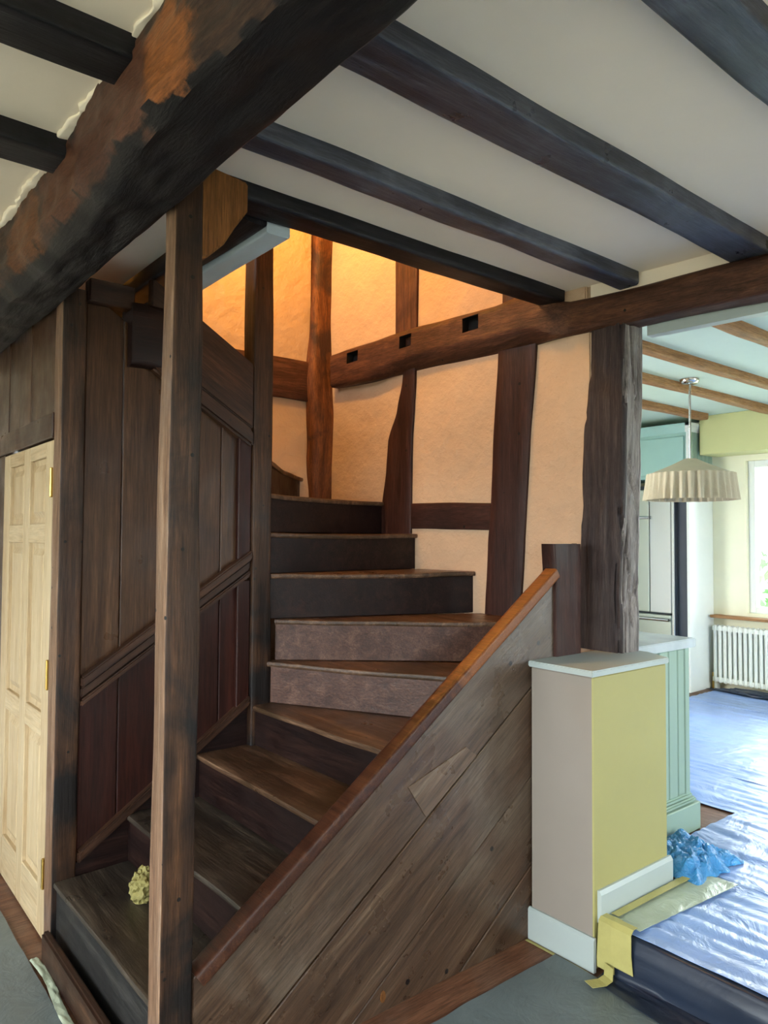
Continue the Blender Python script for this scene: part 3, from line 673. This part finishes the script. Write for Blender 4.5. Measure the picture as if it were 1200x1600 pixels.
bands = [(2.325, 3.02, 'pale wrinkled plastic sheet on the step edge nearest the low wall'), (2.99, 3.78, 'plastic floor sheet beside the crumpled blue bag'), (3.75, 4.32, 'third plastic floor sheet from the step edge'), (4.29, 4.95, 'fourth plastic floor sheet from the step edge'), (4.92, 6.1, 'wide plastic floor sheet before the radiator'), (6.07, 6.62, 'last plastic floor sheet under the radiator')]
for k, (ya, yb, lb) in enumerate(bands):
    xl_ = [-1.53, -1.80, -2.6, -3.3, -3.4, -3.35][k]
    def fn(u, v, ya=ya, yb=yb, xl_=xl_, k=k):
        x = xl_ + u * (1.2 - xl_); y = ya + (yb - ya) * v + .02 * noise.noise(V((x * 1.3, k, 0)))
        z = KF + .006 + .003 * (k % 2) + .013 * abs(noise.noise(V((x * 1.6 + y * 1.5 + k * 7, y * 13, k)))) + .004 * noise.noise(V((x * 6, y * 20, k)))
        if k == 0 and v < .05: z = min(z, KF + .012)
        return (x, y, z)
    o = sheet('plastic_floor_sheet', fn, 90, 60, M_SHEET, thick=.002)
    T(o, lb, 'plastic sheet')
# pale taped edge of the sheet along the skirting
o = sheet('taped_sheet_edge', lambda u, v: (-1.597 + u * (.13 + .05 * v) , 2.325 + v * .62 + .02 * u, KF + .018 + .006 * abs(noise.noise(V((u * 6, v * 12, 1))))), 10, 40, M_CLEARP, thick=.002)
T(o, 'pale translucent sheet edge taped along the white skirting', 'plastic sheet')
def tape(pts, wdt, side, label, t=.0015):
    side = V(side).normalized() * wdt; n = len(pts)
    P = [V(p) for p in pts]; nrm = []
    for k in range(n):
        d = (P[min(k + 1, n - 1)] - P[max(k - 1, 0)]).normalized(); nrm.append(d.cross(side).normalized() * t)
    vs = []
    for p, q in zip(P, nrm): vs += [p, p + side, p + side + q, p + q]
    fs = [(0, 1, 2, 3), tuple(range(4 * n - 4, 4 * n))]
    for k in range(n - 1):
        a = 4 * k
        for j in range(4): fs.append((a + j, a + (j + 1) % 4, a + 4 + (j + 1) % 4, a + 4 + j))
    o = mk('masking_tape', vs, fs, M_TAPE); T(o, label, 'tape', 'strips of masking tape'); return o
tape([(-1.60, 2.34, KF + .03), (-1.60, 2.31, KF + .03), (-1.60, 2.296, KF + .02), (-1.60, 2.29, .12), (-1.60, 2.285, .06), (-1.595, 2.28, .03)], .07, (1, 0, 0), 'yellow masking tape folded over the kitchen step at the low wall corner')
tape([(-1.545, 2.33, KF + .034), (-1.545, 2.305, KF + .034), (-1.545, 2.29, KF + .02), (-1.54, 2.282, .12), (-1.53, 2.277, .06)], .08, (1, 0, 0), 'wide yellow masking tape hanging down the black step covering')
tape([(-1.56, 2.275, .06), (-1.555, 2.262, .025), (-1.56, 2.235, .018), (-1.585, 2.19, .016)], .045, (1, -.3, 0), 'loose end of yellow masking tape lying on the grey floor sheet')
tape([(-1.90, 2.262, .004), (-1.70, 2.264, .004), (-1.62, 2.262, .004)], .012, (0, -1, 0), 'thin line of yellow tape along the foot of the low wall')
tape([(-1.59, 2.36, KF + .028), (-1.585, 2.6, KF + .03), (-1.58, 2.90, KF + .028)], .03, (1, 0, 0), 'strip of yellow tape along the base of the white skirting')
def crumple(name, c, r, mat, label, cat, sq=(1, 1, 1), amp=.35, seed=0, sub=4, floor=None, fr=1.6):
    bm = bmesh.new(); bmesh.ops.create_icosphere(bm, subdivisions=sub, radius=1)
    vs = []
    for v in bm.verts:
        p = v.co.copy(); d = 1 + amp * noise.noise(p * fr + V((seed, 0, 0))) + amp * .7 * (1 - 2 * abs(noise.noise(p * fr * 2.2 + V((0, seed, 3))))) * .6 + amp * .35 * (1 - 3 * abs(noise.noise(p * fr * 5 + V((0, seed, 9)))))
        q = V((p.x * sq[0], p.y * sq[1], p.z * sq[2])) * d * r + V(c)
        if floor is not None: q.z = max(q.z, floor)
        vs.append(q)
    fs = [tuple(v.index for v in f.verts) for f in bm.faces]; bm.free()
    return T(mk(name, vs, fs, mat, None, None, 14), label, cat)
def bag(u, v):
    a, b = u * 2 - 1, v * 2 - 1
    x = -1.66 + a * .15 + .03 * noise.noise(V((b * 3, a, 0))); y = 3.02 + b * .19 + .03 * noise.noise(V((a * 3, 5, b)))
    e = max(0, 1 - max(abs(a), abs(b)) ** 3)
    f = abs(noise.noise(V((a * 2.2 + b, b * 2.2, 4)))) + .5 * abs(noise.noise(V((a * 6, b * 6 + a * 3, 8)))) + .25 * abs(noise.noise(V((a * 13, b * 13, 2))))
    z = KF + .016 + e * (.045 + .045 * f) + max(0, b - .2) * max(0, -a) * .05
    return (x, y, z)
o = sheet('blue_plastic_bag', bag, 60, 70, M_BLUE, thick=.002, smooth=35)
T(o, 'crumpled translucent blue plastic bag lying beside the low wall', 'plastic bag')
crumple('crumpled_tape', (-2.60, 1.02, .318), .052, M_BALL, 'crumpled ball of yellow masking tape on the lowest step', 'tape', (1.0, .85, .9), .55, 8, 4, .272, .9)

# ------------------------------------------------------------------ kitchen
iu = empty('kitchen_island_unit', (-2.2, 3.15, KF), 'sage green boarded kitchen unit behind the low wall', 'cabinet')
box('body', -2.6, -1.865, 2.90, 3.37, KF, 1.03, M_SAGE, iu, .003)
for k in range(6):
    y0 = 2.905 + k * .079; box('boarding', -1.866, -1.853, y0, y0 + .074, KF + .16, 1.025, M_SAGE, iu, .004)
box('corner_post', -1.875, -1.847, 3.355, 3.395, KF + .14, 1.03, M_SAGE, iu, .004)
box('plinth', -2.6, -1.82, 2.90, 3.44, KF, KF + .13, M_SAGE, iu, .004)
box('plinth_moulding', -2.6, -1.832, 2.90, 3.428, KF + .13, KF + .152, M_SAGE, iu, .008, 2)
box('plinth_moulding', -2.6, -1.842, 2.90, 3.41, KF + .152, KF + .175, M_SAGE, iu, .008, 2)
T(box('kitchen_worktop', -2.65, -1.825, 2.885, 3.42, 1.032, 1.075, M_WORK, None, .004, 2), 'pale stone worktop on the sage green unit', 'worktop')
tu = empty('tall_kitchen_unit', (-4.0, 6.6, KF), 'tall pale teal fitted kitchen cupboard reaching the ceiling', 'cabinet')
box('side_panel', -3.475, -3.45, 6.36, 6.798, KF, 2.56, M_KWHITE, tu, .003)
for k in range(6): box('side_boarding', -3.451, -3.444, 6.37 + k * .07, 6.435 + k * .07, 2.05, 2.54, M_SAGE, tu, .003)
box('upper_cupboard', -4.6, -3.475, 6.38, 6.79, 2.12, 2.56, M_TEAL, tu, .003)
box('upper_door', -4.1, -3.50, 6.362, 6.38, 2.15, 2.50, M_TEAL, tu, .006)
box('upper_door', -4.58, -4.11, 6.362, 6.38, 2.15, 2.50, M_TEAL, tu, .006)
prism('cornice', [(-4.6, 6.38, 2.53), (-4.6, 6.36, 2.53), (-4.6, 6.335, 2.59), (-4.6, 6.335, 2.615), (-4.6, 6.38, 2.615)], (1.17, 0, 0), M_TEAL, tu)
prism('side_cornice', [(-3.47, 6.335, 2.53), (-3.445, 6.335, 2.53), (-3.425, 6.335, 2.59), (-3.425, 6.335, 2.615), (-3.47, 6.335, 2.615)], (0, .46, 0), M_KWHITE, tu)
fr_ = empty('fridge', (-4.0, 6.6, KF), 'steel fridge with bar handles set into the tall kitchen cupboard', 'fridge')
box('body', -4.45, -3.48, 6.43, 6.78, KF + .02, 2.06, M_DARKGAP, fr_, .003)
fd = box('door', -4.35, -3.86, 6.37, 6.43, .86, 2.02, M_STEEL, fr_, .006)
box('door', -3.855, -3.635, 6.372, 6.43, .86, 2.02, M_CHROME, fr_, .006)
fdr = box('drawer', -4.35, -3.635, 6.37, 6.43, .30, .845, M_STEEL, fr_, .006)
tube('handle', (-4.25, 6.345, 1.755), (-3.85, 6.345, 1.755), .014, M_CHROME, fd)
tube('handle', (-4.3, 6.345, .80), (-3.65, 6.345, .80), .014, M_CHROME, fdr)
box('edge_trim', -3.628, -3.60, 6.365, 6.43, .20, 2.03, M_CHROME, fr_, .004)
# kitchen ceiling beams
for k, x in enumerate((-.75, -1.27, -1.80, -2.33, -2.78, -3.32)):
    o = timber('kitchen_beam', rowst(2.93, 6.79 if k < 5 else 6.4, x - .04, x + .035, 2.625, KC + .02, .005, 7, 80 + k), wood('oak', 'y'), (O0, YA, XA, ZA), nlen=40, amp=.006, freq=7, seed=80 + k, r=.012)
    T(o, ['slim oak beam nearest the side window on the kitchen ceiling', 'slim oak kitchen beam beside the one nearest the window', 'slim oak kitchen beam nearest the wall beam in the opening', 'slim oak kitchen beam second from the opening', 'slim oak kitchen beam above the pendant lamp', 'slim oak kitchen beam next to the tall teal cupboard'][k], 'beam', 'slim oak beams on the kitchen ceiling')
S(box('trim_2', -3.42, 1.3, 6.50, 6.80, 2.325, KC, M_KYEL, None, .004), 'yellow green boxed bulkhead over the kitchen window')
# pendant lamp
pl = empty('pendant_lamp', (-2.65, 4.91, 1.8), 'pendant lamp with pleated cream fabric shade in the kitchen', 'lamp')
PC = (-2.65, 4.91, 0)
lathe('ceiling_rose', PC, [(0, KC - .035), (.05, KC - .035), (.065, KC - .02), (.065, KC), (0, KC)], M_CHROME, pl)
tube('rod', (-2.65, 4.91, 2.08), (-2.65, 4.91, KC - .03), .008, M_CHROME, pl)
lathe('shade_top', PC, [(.0, 2.118), (.04, 2.115), (.12, 2.075), (.285, 2.005), (.285, 1.998), (.12, 2.066), (.03, 2.105), (0, 2.106)], M_SHADE, pl, 48)
NP = 192
lathe('pleated_skirt', PC, [(.280, 2.008), (.288, 2.008), (.292, 1.95), (.30, 1.88), (.305, 1.825), (.300, 1.825), (.293, 1.90), (.283, 1.96), (.276, 2.0)], M_SHADE, pl, NP,
      lambda i, k: (.012 * math.sin(k * 2 * math.pi * 34 / NP) + .008 * noise.noise(V((math.cos(k * 2 * math.pi / NP) * 6, math.sin(k * 2 * math.pi / NP) * 6, 0)))) * (.3 + min(i, 8 - i) * .25))
lathe('bulb', PC, [(0, 2.06), (.02, 2.05), (.035, 1.98), (.03, 1.95), (0, 1.94)], M_KWHITE, pl, 16)
# radiator
rd = empty('radiator', (-2.9, 6.72, KF), 'white column radiator under the kitchen window', 'radiator')
me0 = None
for k in range(24):
    x = -3.385 + k * .046
    if me0 is None:
        VS, FS = [], []
        for (yc) in (6.69, 6.745):
            n = len(VS); prof = []
            for a in range(10):
                t = 2 * math.pi * a / 10; prof.append((math.cos(t) * .017, math.sin(t) * .017))
            for z in (.235, .25, .27, .72, .745, .76):
                q = 1.0 if .27 <= z <= .72 else (1.15 if z in (.25, .745) else .55)
                for (a, b) in prof: VS.append((x + a * q, yc + b * q, z))
            for r_ in range(5):
                for a in range(10): FS.append((n + r_ * 10 + a, n + r_ * 10 + (a + 1) % 10, n + r_ * 10 + 10 + (a + 1) % 10, n + r_ * 10 + 10 + a))
            FS.append(tuple(n + a for a in range(10))); FS.append(tuple(n + 50 + a for a in range(10)))
        for (z0, z1) in ((.245, .285), (.712, .75)):
            vs, fs = boxv(x - .022, x + .022, 6.678, 6.757, z0, z1); n = len(VS); VS += vs; FS += [tuple(q + n for q in f) for f in fs]
        o = mk('section', VS, FS, M_RAD, rd, None, 50); me0 = o
    else:
        o = me0.copy(); COL.objects.link(o); o.parent = rd; o.location = me0.location + V((.046 * k, 0, 0))
tag(tube('valve', (-3.415, 6.715, KF + .01), (-3.415, 6.715, .32), .014, M_BRASS, rd), 'brass radiator valve')
tube('valve', (-3.42, 6.715, .265), (-3.40, 6.715, .265), .012, M_BRASS, rd)
box('foot', -3.40, -3.375, 6.69, 6.75, KF, .24, M_RAD, rd, .003)
box('foot', -2.345, -2.32, 6.69, 6.75, KF, .24, M_RAD, rd, .003)
crumple('black_plastic_sheet', (-2.83, 6.60, KF + .02), .45, M_BLACKP, 'crumpled black plastic sheet on the floor under the radiator', 'plastic sheet', (1.0, .14, .09), .3, 5, 4, KF + .018)
S(box('window_sill_board', -3.43, -1.0, 6.68, 6.80, .825, .85, wood('oak', 'x'), None, .004), 'wooden sill board above the radiator')
# windows
def window(name, axis, p, a0, a1, z0, z1, nx, label, dep=.07, fwid=.06):
    e = empty(name, ((a0 + a1) / 2, p, z0) if axis == 'y' else (p, (a0 + a1) / 2, z0), label, None, None, 'structure')
    def bx2(nm, b0, b1, c0, c1, mat, d=dep):
        if axis == 'y': return box(nm, b0, b1, p - d / 2, p + d / 2, c0, c1, mat, e, .004 if d > .02 else 0)
        return box(nm, p - d / 2, p + d / 2, b0, b1, c0, c1, mat, e, .004 if d > .02 else 0)
    bx2('frame', a0, a0 + fwid, z0, z1, M_KWHITE); bx2('frame', a1 - fwid, a1, z0, z1, M_KWHITE)
    bx2('frame', a0 + fwid, a1 - fwid, z0, z0 + fwid, M_KWHITE); bx2('frame', a0 + fwid, a1 - fwid, z1 - fwid, z1, M_KWHITE)
    wd = (a1 - a0 - 2 * fwid) / nx
    for k in range(nx):
        c = a0 + fwid + k * wd
        if k: bx2('mullion', c - .02, c + .02, z0 + fwid, z1 - fwid, M_KWHITE)
        bx2('pane', c + (.02 if k else 0), c + wd - (.02 if k < nx - 1 else 0), z0 + fwid, z1 - fwid, M_GLASS, .006)
    return e
window('window_1', 'y', 6.88, -3.14, -1.3, .88, 2.27, 3, 'white framed kitchen window letting in bright daylight')
window('window_2', 'y', -3.13, -3.0, -1.1, .5, 2.4, 3, 'left rear window of the stair room')
window('window_3', 'y', -3.13, -.9, 1.0, .5, 2.4, 3, 'right rear window of the stair room')
window('window_4', 'x', 1.72, -1.4, .3, .75, 2.25, 3, 'side window of the stair room')
window('window_5', 'x', 1.38, 4.2, 6.0, .75, 2.25, 3, 'kitchen side window')
window('window_6', 'y', -.65, -3.6, -2.6, 3.15, 4.05, 2, 'small unseen window added upstairs to daylight the stair wall')
# downlights
for k, (x, y) in enumerate(((-2.05, 5.35), (-1.55, 3.72), (-3.05, 4.6))):
    o = lathe('downlight', (x, y, 0), [(0, KC - .004), (.04, KC - .004), (.05, KC - .008), (.055, KC - .002), (.055, KC + .002), (0, KC + .002)], M_CHROME, None, 24)
    T(o, ['small recessed ceiling light near the kitchen window', 'small recessed ceiling light nearest the wall beam opening', 'small recessed ceiling light by the weathered post'][k], 'downlight', 'recessed kitchen lights')
# garden outside
S(boxes('ground_garden', [(-60, 60, 7.0, 60, -.35, -.25), (-60, 60, -60, -3.2, -.35, -.25), (1.8, 60, -3.2, 7.0, -.35, -.25)], M_GRASS), 'garden lawn outside')
def shrub(c, r, h, label, seed):
    rnd = random.Random(seed); e = empty('garden_shrub', (c[0], c[1], -.25), label, 'shrub')
    tube('stem', (c[0], c[1], -.25), (c[0], c[1], h * .6), .05, wood('brown', 'z'), e)
    VS, FS = [], []
    for k in range(900):
        d = V((rnd.gauss(0, 1), rnd.gauss(0, 1), rnd.gauss(0, 1))).normalized() * (rnd.random() ** .4)
        p = V((c[0] + d.x * r, c[1] + d.y * r, h * .55 + d.z * h * .45)); a = V((rnd.gauss(0, 1), rnd.gauss(0, 1), rnd.gauss(0, 1))).normalized(); b = a.orthogonal().normalized()
        n = len(VS); VS += [p - a * .09, p + b * .035, p + a * .09, p - b * .035]; FS.append((n, n + 1, n + 2, n + 3))
    tag(mk('foliage', VS, FS, M_LEAF, e), None, None, None, 'stuff')
shrub((-3.6, 9.6), .8, 1.7, 'leafy green garden shrub outside the kitchen window', 3)
shrub((-1.6, 11.0), 1.2, 2.0, 'larger green shrub further off in the garden', 4)
